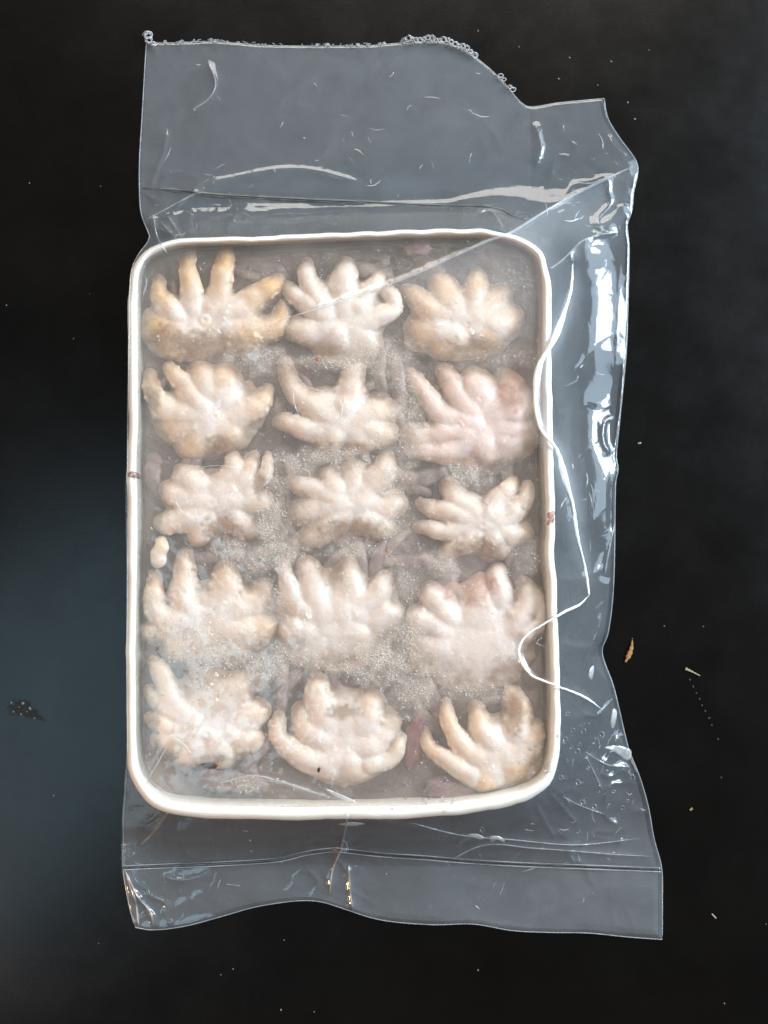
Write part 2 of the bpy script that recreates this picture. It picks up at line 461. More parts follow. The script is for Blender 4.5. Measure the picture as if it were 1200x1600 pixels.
# every octopus: label, mouth or None, body ellipses (x, y, rx, ry), arms [points..., r], tint (tan, pink), brown skin patches
OCT = [
 ('tan octopus in the top left corner with three raised finger arms', (320,500), [(318,505,62,30),(300,520,55,26),(345,518,60,22)],
  [[(296,402),(297,440),(303,480),14],[(352,396),(344,450),(333,482),16],[(433,438),(398,464),(352,490),17],[(251,436),(256,470),(280,492),12],
   [(436,474),(428,508),(365,515),14],[(243,520),(285,515),18],[(252,540),(300,520),18],[(400,525),(350,512),20]],
  (0.75,0.05), [(330,540,45,14),(255,532,25,16)]),
 ('white octopus at the middle of the top row with a curled right arm', None, [(540,495,42,42),(545,528,32,26)],
  [[(482,413),(487,450),(512,482),14],[(539,415),(538,450),(538,485),19],[(591,430),(578,452),(558,478),12],[(598,450),(612,468),(608,486),(586,498),(560,505),12],
   [(450,448),(478,474),(516,495),15],[(450,514),(490,515),(525,510),20],[(582,540),(556,516),17],[(515,543),(530,520),16]],
  (0.12,0.05), [(500,548,30,9)]),
 ('tan octopus in the top right corner blurred under a fold of film', (731,505), [(728,498,50,34),(715,515,60,26)],
  [[(637,455),(672,480),(712,495),17],[(684,432),(700,468),(722,495),22],[(742,428),(742,466),(733,495),17],[(786,453),(766,480),(742,500),20],
   [(800,492),(770,505),20],[(655,520),(692,515),22],[(686,545),(712,522),20],[(765,525),(745,510),20]],
  (0.55,0.12), [(748,548,42,14)]),
 ('yellowish octopus at the left of the second row with a glossy top', (336,652), [(332,640,52,38),(325,662,50,28)],
  [[(348,580),(344,622),25],[(312,572),(322,612),22],[(266,574),(296,612),(322,642),14],[(238,586),(243,618),(272,644),(315,650),15],[(256,663),(293,668),(325,655),20],
   [(292,702),(310,688),(332,662),18],[(364,688),(346,662),18],[(417,608),(398,636),(362,652),14]],
  (0.45,0.05), [(352,698,30,11),(238,612,10,24)]),
 ('pale octopus in the middle of the second row with two arms spread in a V', None, [(545,660,52,30),(513,634,21,21)],
  [[(446,568),(466,612),(498,642),(535,660),16],[(562,565),(547,604),(542,645),18],[(436,655),(477,668),(520,672),14],[(619,637),(590,645),(560,658),18],
   [(606,676),(570,672),18],[(503,690),(530,674),16],[(572,694),(555,676),16],[(540,596),(540,640),10]],
  (0.28,0.05), [(540,706,45,9)]),
 ('large pink octopus at the right of the second row', None, [(762,660,56,38),(750,685,62,26)],
  [[(644,586),(672,622),(702,652),(740,664),14],[(694,575),(710,608),(737,645),17],[(738,590),(756,628),26],[(785,588),(796,618),(775,650),23],
   [(820,620),(800,650),18],[(824,667),(790,670),18],[(632,676),(688,681),(735,672),17],[(645,702),(690,704),(740,690),14],[(762,714),(755,690),20],[(806,702),(785,685),16]],
  (0.15,0.75), [(720,728,40,10),(800,610,16,22)]),
 ('octopus at the left of the third row with a brown notch below', (330,786), [(330,780,48,34)],
  [[(365,712),(360,738),(340,770),14],[(396,714),(379,748),(348,778),15],[(417,711),(408,745),(382,772),9],[(416,783),(385,782),(350,786),17],
   [(262,768),(288,778),(320,785),17],[(288,736),(306,762),20],[(252,816),(285,814),(318,798),16],[(306,842),(320,812),16],[(390,828),(360,805),18]],
  (0.2,0.12), [(346,826,26,13),(405,755,8,14)]),
 ('octopus at the centre of the tray with a brown arc under its fan of arms', (547,785), [(546,782,54,30)],
  [[(456,752),(495,765),(530,780),13],[(512,744),(528,768),19],[(556,726),(553,755),(548,775),20],[(603,715),(589,750),(562,775),19],
   [(622,789),(590,790),(560,787),20],[(461,803),(500,795),(535,788),20],[(471,846),(505,828),(535,806),17],[(602,828),(570,810),20]],
  (0.2,0.05), [(545,829,48,12)]),
 ('small octopus at the right of the third row flecked with air bubbles', (755,820), [(757,815,42,28)],
  [[(697,757),(724,788),(748,810),17],[(659,788),(704,800),(745,815),14],[(655,822),(692,829),(740,826),12],[(692,866),(720,850),(748,832),14],
   [(801,754),(781,780),(762,805),14],[(823,759),(809,795),(775,815),13],[(823,836),(795,832),(765,825),15],[(785,862),(770,840),15]],
  (0.22,0.08), [(748,862,36,13)]),
 ('octopus at the left of the fourth row with two upright arms and frost', None, [(325,965,62,42),(330,990,55,28)],
  [[(293,867),(290,900),(286,935),(302,962),16],[(350,889),(352,912),(345,948),20],[(247,900),(242,935),(258,965),(292,976),14],[(258,848),(251,880),10],
   [(234,985),(260,988),(302,985),15],[(413,914),(395,940),(355,965),19],[(427,975),(390,985),(340,980),20],[(270,1012),(305,995),16]],
  (0.42,0.05), [(250,1000,10,12)]),
 ('smooth domed octopus in the middle of the fourth row', None, [(523,962,66,50),(518,990,50,34)],
  [[(448,880),(455,925),(482,958),12],[(481,879),(490,925),(507,958),18],[(541,878),(549,922),(535,958),21],[(598,903),(588,930),(560,958),17],
   [(617,955),(585,966),18],[(449,985),(480,985),18],[(575,1000),(545,985),16]],
  (0.10,0.06), [(512,890,18,14)]),
 ('big domed octopus at the right of the fourth row with a reddish patch', None, [(738,985,72,52),(735,1015,58,36)],
  [[(670,922),(702,964),17],[(750,915),(748,960),26],[(775,892),(777,935),16],[(815,913),(823,950),(805,982),16],[(836,928),(839,965),(820,992),9],
   [(650,966),(690,985),18],[(655,1010),(690,1010),20]],
  (0.08,0.16), [(745,918,26,18),(700,910,14,18)]),
 ('octopus in the bottom left corner with a shiny wet top', (325,1147), [(330,1105,48,42),(325,1148,55,26)],
  [[(244,1035),(270,1092),(300,1127),16],[(236,1078),(262,1108),(300,1130),14],[(237,1122),(270,1136),(310,1145),13],[(249,1156),(290,1152),14],
   [(284,1186),(305,1165),16],[(352,1183),(340,1160),18],[(403,1156),(360,1150),16],[(409,1106),(375,1130),18],[(385,1062),(350,1095),16]],
  (0.35,0.03), [(330,1193,30,8),(240,1125,8,8)]),
 ('octopus in the middle of the bottom row with a round bump between its arms', None, [(535,1142,52,48),(537,1178,40,26)],
  [[(496,1060),(500,1105),(512,1137),17],[(582,1092),(571,1135),18],[(605,1118),(599,1150),(570,1170),16],[(623,1150),(613,1181),(575,1196),10],
   [(440,1118),(442,1155),(474,1183),(515,1193),14],[(470,1108),(482,1142),(510,1160),13],[(500,1200),(525,1185),14],[(565,1205),(545,1190),15]],
  (0.25,0.08), [(535,1112,22,7)]),
 ('octopus in the bottom right corner with long striped arms and droplets over it', None, [(788,1165,40,36),(775,1190,42,24)],
  [[(702,1098),(709,1145),(741,1178),(772,1190),14],[(742,1103),(753,1138),(772,1163),15],[(798,1083),(811,1115),(808,1148),18],[(833,1133),(826,1165),(800,1180),16],
   [(667,1137),(679,1172),(712,1193),(745,1212),12],[(753,1223),(770,1200),17],[(803,1204),(790,1185),18]],
  (0.5,0.05), [(805,1112,14,22)]),
]

def smin(a, b, k):
    h = np.clip(0.5+0.5*(b-a)/k, 0, 1)
    return b*(1-h)+a*h-k*h*(1-h)

def build_octopus(spec, seed):
    label, mouth, bodies, arms, (tanw, pinkw), browns = spec
    r = np.random.default_rng(seed)
    q0 = np.mean([b[:2] for b in bodies], 0); gx = 1.05
    arms = [[(q0[0]+(x-q0[0])*gx, q0[1]+(y-q0[1])*gx) for x, y in a[:-1]]+[a[-1]*1.1] for a in arms]
    bodies = [(x, y, rx*1.14, ry*1.14) for x, y, rx, ry in bodies]
    P = [(x, y) for a in arms for x, y in a[:-1]]+[(b[0]+s*b[2], b[1]+s*b[3]) for b in bodies for s in (-1, 1)]
    P = np.array(P, float)
    x0, y0 = P.min(0)-30; x1, y1 = P.max(0)+30
    h = 2.0
    xs = np.arange(x0, x1, h); ys = np.arange(y0, y1, h); zs = np.arange(30, 104, h)
    sh = (len(xs), len(ys), len(zs))
    body = np.full(sh, 30.0); armf = np.full(sh, 30.0)
    XX = xs[:, None, None]; YY = ys[None, :, None]; ZZ = zs[None, None, :]
    for bx_, by_, rx, ry in bodies:
        rz = 20
        q = np.sqrt(((XX-bx_)/rx)**2+((YY-by_)/ry)**2+((ZZ-58)/rz)**2)
        body = smin(body, (q-1)*min(rx, ry, rz)*0.9, 10)
    for bx_, by_, rx, ry in bodies:        # the web of skin joining the arms, lower than their tops
        q = np.sqrt(((XX-bx_)/(rx*1.22+6))**2+((YY-by_-3)/(ry*1.2+8))**2+((ZZ-58)/15)**2)
        body = smin(body, (q-1)*13, 5)
    tipw = np.zeros(sh[:2]); tipd = np.full(sh[:2], 1e3)
    warp = r.random(4)*10
    for a in arms:
        rad = a[-1]
        line = smooth_line(a[:-1], max(8, int(sum(math.dist(a[i], a[i+1]) for i in range(len(a)-2))/4)))
        n_ = len(line); t = np.linspace(0, 1, n_)             # 0 tip, 1 root
        zt = 83-rad+r.uniform(-6, 1)
        z = np.interp(t, [0, .25, 1], [zt-9, zt-1, 82-rad*1.1])
        z += 1.5*np.sin(t*7+r.random()*6)
        rr = 1.0*rad*np.interp(t, [0, .12, .5, 1], [0.46, 0.74, 0.97, 1.08])*(1+0.05*np.sin(t*22+r.random()*6))
        # sideways wander so no arm is a plain capsule
        d_ = np.gradient(line, axis=0); nn = np.stack([-d_[:, 1], d_[:, 0]], 1); nn /= np.linalg.norm(nn, axis=1)[:, None]+1e-9
        line = line+nn*(1.8*np.sin(t*9+r.random()*6))[:, None]
        prims = [(line[i, 0], line[i, 1], z[i], rr[i], 5.0, t[i]) for i in range(n_)]
        # two rows of suckers along the upper face
        s_step = max(1, int(round(6/ (max(1, np.linalg.norm(np.diff(line, axis=0), axis=1).mean())))))
        for i in range(0, int(n_*0.85), s_step):
            for sgn in (-1, 1):
                o_ = line[i]+nn[i]*sgn*rr[i]*r.uniform(.7, .95)
                prims.append((o_[0], o_[1], z[i]+rr[i]*r.uniform(.25, .5), r.uniform(3.2, 4.4)*(0.55+0.45*rad/16), 1.2, t[i]))
        for (cx, cy, cz, R, k, tt) in prims:
            m = R+8
            ia, ib = np.searchsorted(xs, [cx-m, cx+m]); ja, jb = np.searchsorted(ys, [cy-m, cy+m]); ka, kb = np.searchsorted(zs, [cz-m, cz+m])
            if ia >= ib or ja >= jb or ka >= kb: continue
            d = np.sqrt((XX[ia:ib]-cx)**2+(YY[:, ja:jb]-cy)**2+(ZZ[:, :, ka:kb]-cz)**2)-R
            sl = (slice(ia, ib), slice(ja, jb), slice(ka, kb))
            armf[sl] = smin(armf[sl], d, k if k < 3 else 3.5)
            dd = np.hypot(XX[ia:ib, :, 0]-cx, YY[:, ja:jb, 0].reshape(1, -1)-cy)-R
            s2 = (slice(ia, ib), slice(ja, jb))
            mm = dd < tipd[s2]
            tipd[s2] = np.where(mm, dd, tipd[s2]); tipw[s2] = np.where(mm, 1-tt, tipw[s2])
    f = smin(body, armf, 10)
    if mouth:
        q = np.sqrt((XX-mouth[0])**2+(YY-mouth[1])**2+((ZZ-86)*0.8)**2)
        ring = np.abs(np.sqrt((XX-mouth[0])**2+(YY-mouth[1])**2)-5.5)
        f = smin(f, np.sqrt(ring**2+(ZZ-79.5)**2)-2.6, 4)
        f = np.maximum(f, -(q-2.6))
    nz = vnoise(XX[:, :, 0]+0*YY[:, :, 0], YY[:, :, 0]+0*XX[:, :, 0], 26, seed, 3)
    f = f+1.8*nz[:, :, None]
    f[0], f[-1], f[:, 0], f[:, -1], f[:, :, 0], f[:, :, -1] = (np.maximum(f[0], 1), np.maximum(f[-1], 1), np.maximum(f[:, 0], 1),
                                                           np.maximum(f[:, -1], 1), np.maximum(f[:, :, 0], 1), np.maximum(f[:, :, -1], 1))
    grid = openvdb.FloatGrid(background=30.0)
    grid.copyFromArray(f.astype(np.float32))
    pts, quads = grid.convertToQuads(isovalue=0.0)
    px = x0+pts[:, 0]*h; py = y0+pts[:, 1]*h; pz = 30+pts[:, 2]*h
    V = W(px, py, pz)
    q = quads.astype(int)
    v0 = V[q[:, 0]]; nrm = np.cross(V[q[:, 1]]-v0, V[q[:, 2]]-v0)
    if (nrm*(v0-V.mean(0))).sum() < 0: q = q[:, ::-1]
    # pigment of the flesh: cream middle, tan tips, brown outer skin with painted crevice shade low on the sides
    ii = np.clip(((px-x0)/h).round().astype(int), 0, sh[0]-1); jj = np.clip(((py-y0)/h).round().astype(int), 0, sh[1]-1)
    tip = tipw[ii, jj]
    n1 = vnoise(px, py, 22, seed+40, 3); n2 = vnoise(px+pz, py-pz, 7, seed+60, 2)
    wt = np.clip(tanw*(0.15+1.45*tip)+0.35*n1*tanw+0.15*n2, 0, 1)[:, None]
    col = CREAM*(1-wt)+TAN*wt
    wp = np.clip(pinkw*(0.75+0.5*n1), 0, 1)[:, None]*0.75
    col = col*(1-wp)+PINK*wp
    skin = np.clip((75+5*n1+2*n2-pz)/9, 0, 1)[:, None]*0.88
    dors_shade = np.array([0.32, 0.21, 0.145])
    col = col*(1-skin)+dors_shade*skin
    bw = np.zeros(len(px))
    for x, y, rx, ry in browns:
        e = np.sqrt(((px-x)/(rx*1.15))**2+((py-y)/(ry*1.6))**2)+0.35*n2+0.2*n1
        bw = np.maximum(bw, np.clip((1.25-e)/0.6, 0, 1))
    bw = (bw*0.8)[:, None]
    bcol = BROWN if pinkw < 0.14 else np.array([0.52, 0.28, 0.21])
    col = col*(1-bw)+bcol*bw
    col = col*(1+0.05*n2[:, None])
    root = empty('octopus', label, 'octopus', 'baby octopuses frozen in the tray')
    cx, cy = P.mean(0)
    root.location = W(cx, cy, 25)
    Vl = V-np.array(root.location)
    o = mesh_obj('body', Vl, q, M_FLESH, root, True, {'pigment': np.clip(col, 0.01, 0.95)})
    # the head (mantle) tucked underneath, towards the bottom of the photograph
    bc = np.mean([b[:2] for b in bodies], 0)
    u = np.linspace(0, math.pi, 13); v = np.linspace(0, 2*math.pi, 24, endpoint=False)
    U, Vv = np.meshgrid(u, v, indexing='ij')
    mx = bc[0]+r.uniform(-14, 14)+44*np.sin(U)*np.cos(Vv); my = bc[1]+r.uniform(24, 40)+34*np.sin(U)*np.sin(Vv); mz = 50+19*np.cos(U)
    mz = mz+2.5*vnoise(mx, my, 18, seed+5, 2)
    MV = W(mx.ravel(), my.ravel(), mz.ravel())-np.array(root.location)
    idx = np.arange(13*24).reshape(13, 24); nx = np.roll(idx, -1, 1)
    MF = np.stack([idx[:-1], nx[:-1], nx[1:], idx[1:]], -1).reshape(-1, 4)[:, ::-1]
    mn = vnoise(mx.ravel(), my.ravel(), 16, seed+9, 3)[:, None]
    mesh_obj('mantle', MV, MF, M_FLESH, root, True, {'pigment': np.clip(0.6*MAUVE*(1+0.45*mn)+0.1*BROWN, 0.02, 0.9)})
    return root
for i, sp in enumerate(OCT): build_octopus(sp, 100+i*7)

# loose scraps of flesh between the octopuses
def blob_thing(name, label, cat, x, y, z, rx, ry, rz, col, ang=0, seed=1, group=None, mat=None):
    bm = bmesh.new(); bmesh.ops.create_icosphere(bm, subdivisions=3, radius=1)
    P = np.array([v.co for v in bm.verts]); Fs = [[v.index for v in f.verts] for f in bm.faces]; bm.free()
    n = vnoise(P[:, 0]*10+P[:, 2]*7, P[:, 1]*10-P[:, 2]*5, 6, seed, 3)
    P = P*(1+(0.55 if name == 'flesh_scrap' else 0.28)*n[:, None])
    ca, sa = math.cos(ang), math.sin(ang)
    X = P[:, 0]*rx; Y = P[:, 1]*ry
    V = W(x+X*ca-Y*sa, y+X*sa+Y*ca, z+P[:, 2]*rz)
    c = W(x, y, z); o = mesh_obj(name, V-c, Fs, mat or mat_plain(name+'_skin', col, 0.45, 0.4, 0.3, 500)); o.location = c
    return tag(o, label, cat, group)
blob_thing('flesh_scrap', 'narrow dark red scrap of flesh beside the bottom middle octopus', 'flesh scrap', 648, 1158, 57, 15, 36, 9, (0.27, 0.11, 0.11), 0.1, 3)
blob_thing('flesh_scrap', 'flat pinkish scrap of flesh below the bottom right octopus', 'flesh scrap', 708, 1234, 57, 44, 20, 9, (0.30, 0.18, 0.17), 0.05, 4)
blob_thing('flesh_scrap', 'mauve scrap of flesh by the bottom rim under the left octopus', 'flesh scrap', 352, 1218, 56, 60, 18, 10, (0.27, 0.19, 0.18), 0.1, 5)
blob_thing('flesh_scrap', 'dull pink scrap of flesh under the top rim left of the film fold', 'flesh scrap', 652, 388, 60, 20, 10, 8, (0.40, 0.25, 0.25), -0.1, 6)
blob_thing('brown_fleck', 'small dark brown fleck under the bottom left octopus', 'fleck', 326, 1196, 89, 13, 5, 3, (0.075, 0.035, 0.018), 0.05, 7)
blob_thing('black_fleck', 'tiny black fleck under the bottom middle octopus', 'fleck', 498, 1203, 87, 2.4, 4, 3, (0.02, 0.015, 0.01), 0.1, 8)
blob_thing('orange_fleck', 'tiny orange fleck below the top row middle octopus', 'fleck', 497, 562, 87, 2.6, 2.6, 2, (0.65, 0.13, 0.04), 0, 9)
blob_thing('orange_fleck', 'tiny orange fleck right of the central octopus', 'fleck', 606, 861, 87, 2.4, 2.4, 2, (0.65, 0.25, 0.05), 0, 10)

# ------------------------------------------------------------------ the block of ice round them
FROST = [(425,815,26,75,.8),(400,870,60,26,.75),(440,855,25,40,.7),(600,1030,55,40,.95),(640,1000,24,50,.8),(560,1045,50,18,.7),(615,745,28,30,.75),(500,715,85,16,.75),
         (470,730,30,14,.7),(735,742,32,18,.9),(650,1075,40,45,.6),(430,1035,60,40,.7),(330,1020,80,35,.65),(300,985,60,30,.5),(330,1070,60,25,.35),(605,560,40,35,.6),(640,620,22,60,.45),
         (400,560,45,20,.75),(560,860,50,14,.55),(620,830,30,40,.45),(690,880,25,20,.6),(540,568,55,12,.75),(480,565,40,10,.6),(740,1080,70,16,.5),(400,500,40,30,.2),
         (780,560,60,14,.3),(820,870,22,40,.35),(640,920,22,40,.45),(425,930,20,40,.55),(600,690,40,20,.4),(380,1225,35,12,.55),(480,1262,120,10,.5),(800,440,40,40,.2),(640,700,30,25,.5)]
def frost_at(x, y):
    f = np.zeros(np.shape(x))
    n = 0.5*vnoise(x, y, 26, 31, 3)+0.6*vnoise(x, y, 11, 32, 3)
    for cx, cy, rx, ry, a in FROST:
        e = np.sqrt(((x-cx)/rx)**2+((y-cy)/ry)**2)+n
        f = np.maximum(f, a*np.clip((1.35-e)/1.0, 0, 1))
    return f
D = disc_grid(inner, c0, 150)
ix, iy = D[..., 0], D[..., 1]
edge = np.linspace(0, 1, 151)[:, None]
iz = 86.8+1.6*vnoise(ix, iy, 60, 51, 3)+0.5*vnoise(ix, iy, 9, 52, 2)+3*np.exp(-edge*60)
D2 = disc_grid(rim+nin*38, c0, 8)
x2, y2 = D2[::-1, :, 0], D2[::-1, :, 1]
V = np.vstack([np.stack([ix.ravel(), iy.ravel(), iz.ravel()], 1)])
Vb = rim+nin*36
V = np.vstack([V, np.c_[Vb, np.full(260, 26.0)], [[c0[0], c0[1], 26.0]]])
F = wrap_faces(150, 260).tolist()
nb = 151*260
for i in range(260):
    j = (i+1) % 260
    F.append([j, i, nb+i, nb+j]); F.append([nb+j, nb+i, nb+260])
fr = np.r_[frost_at(ix.ravel(), iy.ravel()), np.zeros(261)]
tag(mesh_obj('ice_block', to_world(V), F, M_ICE, None, True, {'frost': fr}, 150*260), 'cloudy ice glaze filling the foam tray around the octopuses', 'ice', None, 'stuff')

# frost grains standing in the ice surface; extra scattered grains stand in for wet glints
N = 34000
cx = rng.uniform(215, 865, N*6); cy = rng.uniform(380, 1270, N*6)
keep = (rng.random(N*6) < frost_at(cx, cy)**1.5*0.8)
keep &= inside_poly(cx, cy, rim+nin*20)
cx, cy = cx[keep][:N], cy[keep][:N]
glint_x = rng.uniform(230, 850, 3500); glint_y = rng.uniform(390, 1250, 3500)
cx = np.r_[cx, glint_x]; cy = np.r_[cy, glint_y]
n = len(cx); sz = 0.4+1.2*rng.random(n)**4
base = np.array([[1, 0, -.5], [-.5, .87, -.5], [-.5, -.87, -.5], [0, 0, 1]])
th = rng.uniform(0, 6.28, n); st = rng.uniform(0.4, 3.2, n)*rng.uniform(.5, 1, n)
ct, s_ = np.cos(th), np.sin(th)
bx_ = base[None, :, 0]*sz[:, None]*st[:, None]; by_ = base[None, :, 1]*sz[:, None]; bz_ = base[None, :, 2]*sz[:, None]
vx = cx[:, None]+bx_*ct[:, None]-by_*s_[:, None]; vy = cy[:, None]+bx_*s_[:, None]+by_*ct[:, None]; vz = 88.5+bz_*0.8+0*vx
k4 = np.arange(n)[:, None, None]*4
F = (np.array([[0, 1, 3], [1, 2, 3], [2, 0, 3], [0, 2, 1]])[None]+k4).reshape(-1, 3)
tag(mesh_obj('frost_and_glint_grains', W(vx.ravel(), vy.ravel(), vz.ravel()), F, M_CRYST, None, False), 'white grainy frost crystals between the octopuses and white grains added as wet glints', 'frost', None, 'stuff')

# ------------------------------------------------------------------ the bag
LEFT = [(229,66),(226,110),(222,180),(218,250),(218,300),(221,335),(231,362),(233,374),(216,398),(206,420),(203,450),(202,520),(200,640),(199,760),(199,900),(198,1050),(199,1170),(197,1220),(194,1270),(193,1310),(192,1353),(196,1385),(203,1420),(211,1449)]
RIGHT = [(944,154),(950,185),(968,215),(996,257),(990,300),(987,330),(980,352),(983,385),(982,440),(979,540),(974,600),(968,660),(963,712),(966,732),(962,755),(961,800),(960,880),(957,940),(950,990),(941,1020),(958,1070),(968,1110),(976,1145),(984,1175),(1000,1215),(1013,1260),(1022,1310),(1034,1357),(1035,1410),(1035,1468)]
TOP = [(229,66),(270,67),(330,65),(420,71),(500,72),(580,71),(640,66),(690,66),(725,78),(760,103),(790,132),(812,158),(830,167),(870,161),(910,157),(944,154)]
BOT = [(211,1449),(240,1453),(290,1447),(350,1431),(400,1417),(460,1408),(500,1409),(540,1421),(580,1434),(620,1441),(680,1445),(740,1444),(800,1454),(860,1457),(920,1458),(980,1464),(1035,1468)]
NU, NV = 400, 640
Lc, Rc = smooth_line(LEFT, NV), smooth_line(RIGHT, NV)
Tc, Bc = smooth_line(TOP, NU), smooth_line(BOT, NU)
# even spread in y on the sides keeps the rows level
def by_y(Lp, n):
    t = np.linspace(Lp[0, 1], Lp[-1, 1], n); return np.c_[np.interp(t, Lp[:, 1], Lp[:, 0]), t]
def by_x(Lp, n):
    t = np.linspace(Lp[0, 0], Lp[-1, 0], n); return np.c_[t, np.interp(t, Lp[:, 0], Lp[:, 1])]
Lc, Rc, Tc, Bc = by_y(Lc, NV), by_y(Rc, NV), by_x(Tc, NU), by_x(Bc, NU)
def coons(Lc, Rc, Tc, Bc):
    nv, nu = len(Lc), len(Tc)
    u = np.linspace(0, 1, nu)[None, :, None]; v = np.linspace(0, 1, nv)[:, None, None]
    A = (1-u)*Lc[:, None]+u*Rc[:, None]; B = (1-v)*Tc[None]+v*Bc[None]
    C = (1-u)*(1-v)*Tc[0]+u*(1-v)*Tc[-1]+(1-u)*v*Bc[0]+u*v*Bc[-1]
    return A+B-C
G = coons(Lc, Rc, Tc, Bc); fx, fy = G[..., 0], G[..., 1]
rc = np.vstack([rim, rim[:1]])
def tray_sd(x, y, step=1):
    d, _ = seg_dist(x, y, rc[::2] if len(rc[::2]) else rc)
    return np.where(inside_poly(x, y, rim), -d, d)
sd = tray_sd(fx, fy)
bag_edge = np.vstack([Tc, Rc[1:], Bc[::-1][1:], Lc[::-1][1:]])
ed, _ = seg_dist(fx, fy, bag_edge[::6])

# creases: polyline, height, half width, whitening, soft(0)/sharp(1)
CRS = [
 ([(895,412),(893,450),(882,488),(866,530),(845,566),(838,600),(838,640),(847,672),(870,703),(884,750),(896,790),(902,835),(914,885),(921,930)], 9, 16, .001, 1),
 ([(921,930),(905,945),(880,957),(850,975),(830,987),(815,1003),(811,1020),(818,1040),(832,1056),(855,1066),(882,1076),(915,1090),(940,1108)], 7, 12, .0, 1),
 ([(440,500),(480,487),(520,474),(590,451),(650,428),(700,404),(760,377),(800,362),(860,325),(925,290),(993,258)], 5, 12, .05, 1),
 ([(895,412),(900,385),(925,370),(965,362)], 6, 10, .03, 1),
 ([(745,335),(765,328),(780,345),(788,362)], 6, 10, .03, 1),
 ([(960,650),(945,660),(943,690),(955,710)], 6, 9, .03, 1),
 ([(835,190),(845,230),(836,262)], 4, 10, .03, 1),
 ([(560,105),(500,118),(440,160),(415,195)], 0.8, 14, .01, 0),
 ([(325,95),(337,130),(325,155),(295,174)], 4, 9, .03, 1),
 ([(262,200),(255,240),(240,280),(235,300)], 3, 10, .02, 1),
 ([(300,305),(330,285),(360,278),(430,265),(490,266),(580,290)], 3, 10, .02, 1),
 ([(225,345),(300,305),(320,300)], 4, 9, .03, 1),
 ([(250,345),(280,378)], 4, 7, .03, 1),
 ([(355,365),(375,335),(420,310)], 3, 12, .02, 0),
 ([(640,400),(700,380),(760,375)], 1, 12, .0, 0),
 ([(700,1345),(760,1320),(830,1325),(900,1330),(960,1335),(1020,1338)], 4, 9, .02, 1),
 ([(640,1285),(720,1305),(800,1312),(900,1320),(1000,1310)], 4, 12, .02, 1),
 ([(400,1215),(470,1235),(540,1262),(620,1285),(700,1295)], 3, 9, .04, 1),
 ([(545,1265),(535,1320),(520,1360),(515,1400)], 5, 9, .01, 1),
 ([(545,1350),(547,1390),(552,1425)], 5, 8, .01, 1),
 ([(195,1360),(215,1400),(235,1425),(240,1450)], 5, 8, .01, 1),
 ([(262,1270),(240,1300),(220,1320)], 4, 8, .02, 1),
 ([(295,1290),(290,1340)], 3, 12, .01, 0),
 ([(255,1365),(275,1375),(310,1370),(330,1358)], 4, 8, .02, 1),
 ([(225,1230),(245,1195),(268,1158),(285,1162),(300,1180)], 3, 6, .01, 1),
 ([(915,1180),(930,1210),(942,1235)], 4, 8, .02, 1),
 ([(915,1175),(950,1195),(985,1198)], 4, 8, .02, 1),
 ([(880,1245),(910,1260),(945,1272)], 3, 8, .02, 1),
 ([(930,1110),(900,1120),(880,1118)], 3, 8, .02, 0),
 ([(900,560),(930,600),(925,640)], 3, 18, .0, 0),
 ([(985,330),(960,345),(930,360)], 3, 12, .02, 0),
 ([(1000,1215),(985,1190),(965,1150)], 4, 10, .02, 1),
 ([(960,820),(950,870),(945,900)], 4, 8, .03, 1),
 ([(720,1460),(860,1420),(940,1385),(1030,1385)], 3, 26, .01, 0),
 ([(600,100),(640,130),(630,180)], 0.6, 14, .0, 0),
 ([(240,338),(246,370),(262,398)], 4, 6, .03, 1), ([(262,336),(272,352),(286,374)], 4, 6, .03, 1), ([(300,325),(296,350),(300,372)], 3, 7, .02, 1),
 ([(858,1238),(880,1262),(905,1290)], 4, 7, .03, 1), ([(836,1252),(850,1280),(868,1312)], 3, 7, .02, 1), ([(226,1258),(212,1285),(203,1318)], 4, 6, .03, 1), ([(248,1272),(246,1300),(250,1330)], 3, 7, .02, 1),
 ([(860,420),(880,405),(900,385)], 4, 8, .03, 1), ([(868,1000),(900,1010),(935,1008)], 3, 9, .02, 1), ([(870,900),(900,905),(940,890)], 2, 9, .01, 1), ([(200,540),(215,560),(228,600)], 3, 6, .02, 1),
 ([(340,1225),(400,1212),(470,1232),(530,1250)], 2, 6, .05, 1),
 ([(720,165),(770,200),(790,240)], 1.0, 12, .02, 0),
]
GLINT_BUMPS = [(405,537,18,3.5),(345,622,12,2.5),(352,1077,20,4.5),(335,985,16,3.5),(445,882,9,2.5),(300,1000,10,2),(530,600,12,2),(322,800,10,2),(478,966,8,2),(792,955,8,2),(335,1060,10,3),(566,955,8,2),(775,790,14,2.5),(570,1110,10,2),(620,792,8,2)]  # bumps added to the film to catch lamp glints
GLINT_BUMPS = [(x, y, r, h*1.7) for x, y, r, h in GLINT_BUMPS]
for sp in OCT:
    for b in sp[2]:
        for k in range(4): GLINT_BUMPS.append((b[0]+rng.uniform(-.9, .9)*b[2], b[1]+rng.uniform(-.9, .9)*b[3], rng.uniform(3, 6.5), rng.uniform(1.3, 2.6)))
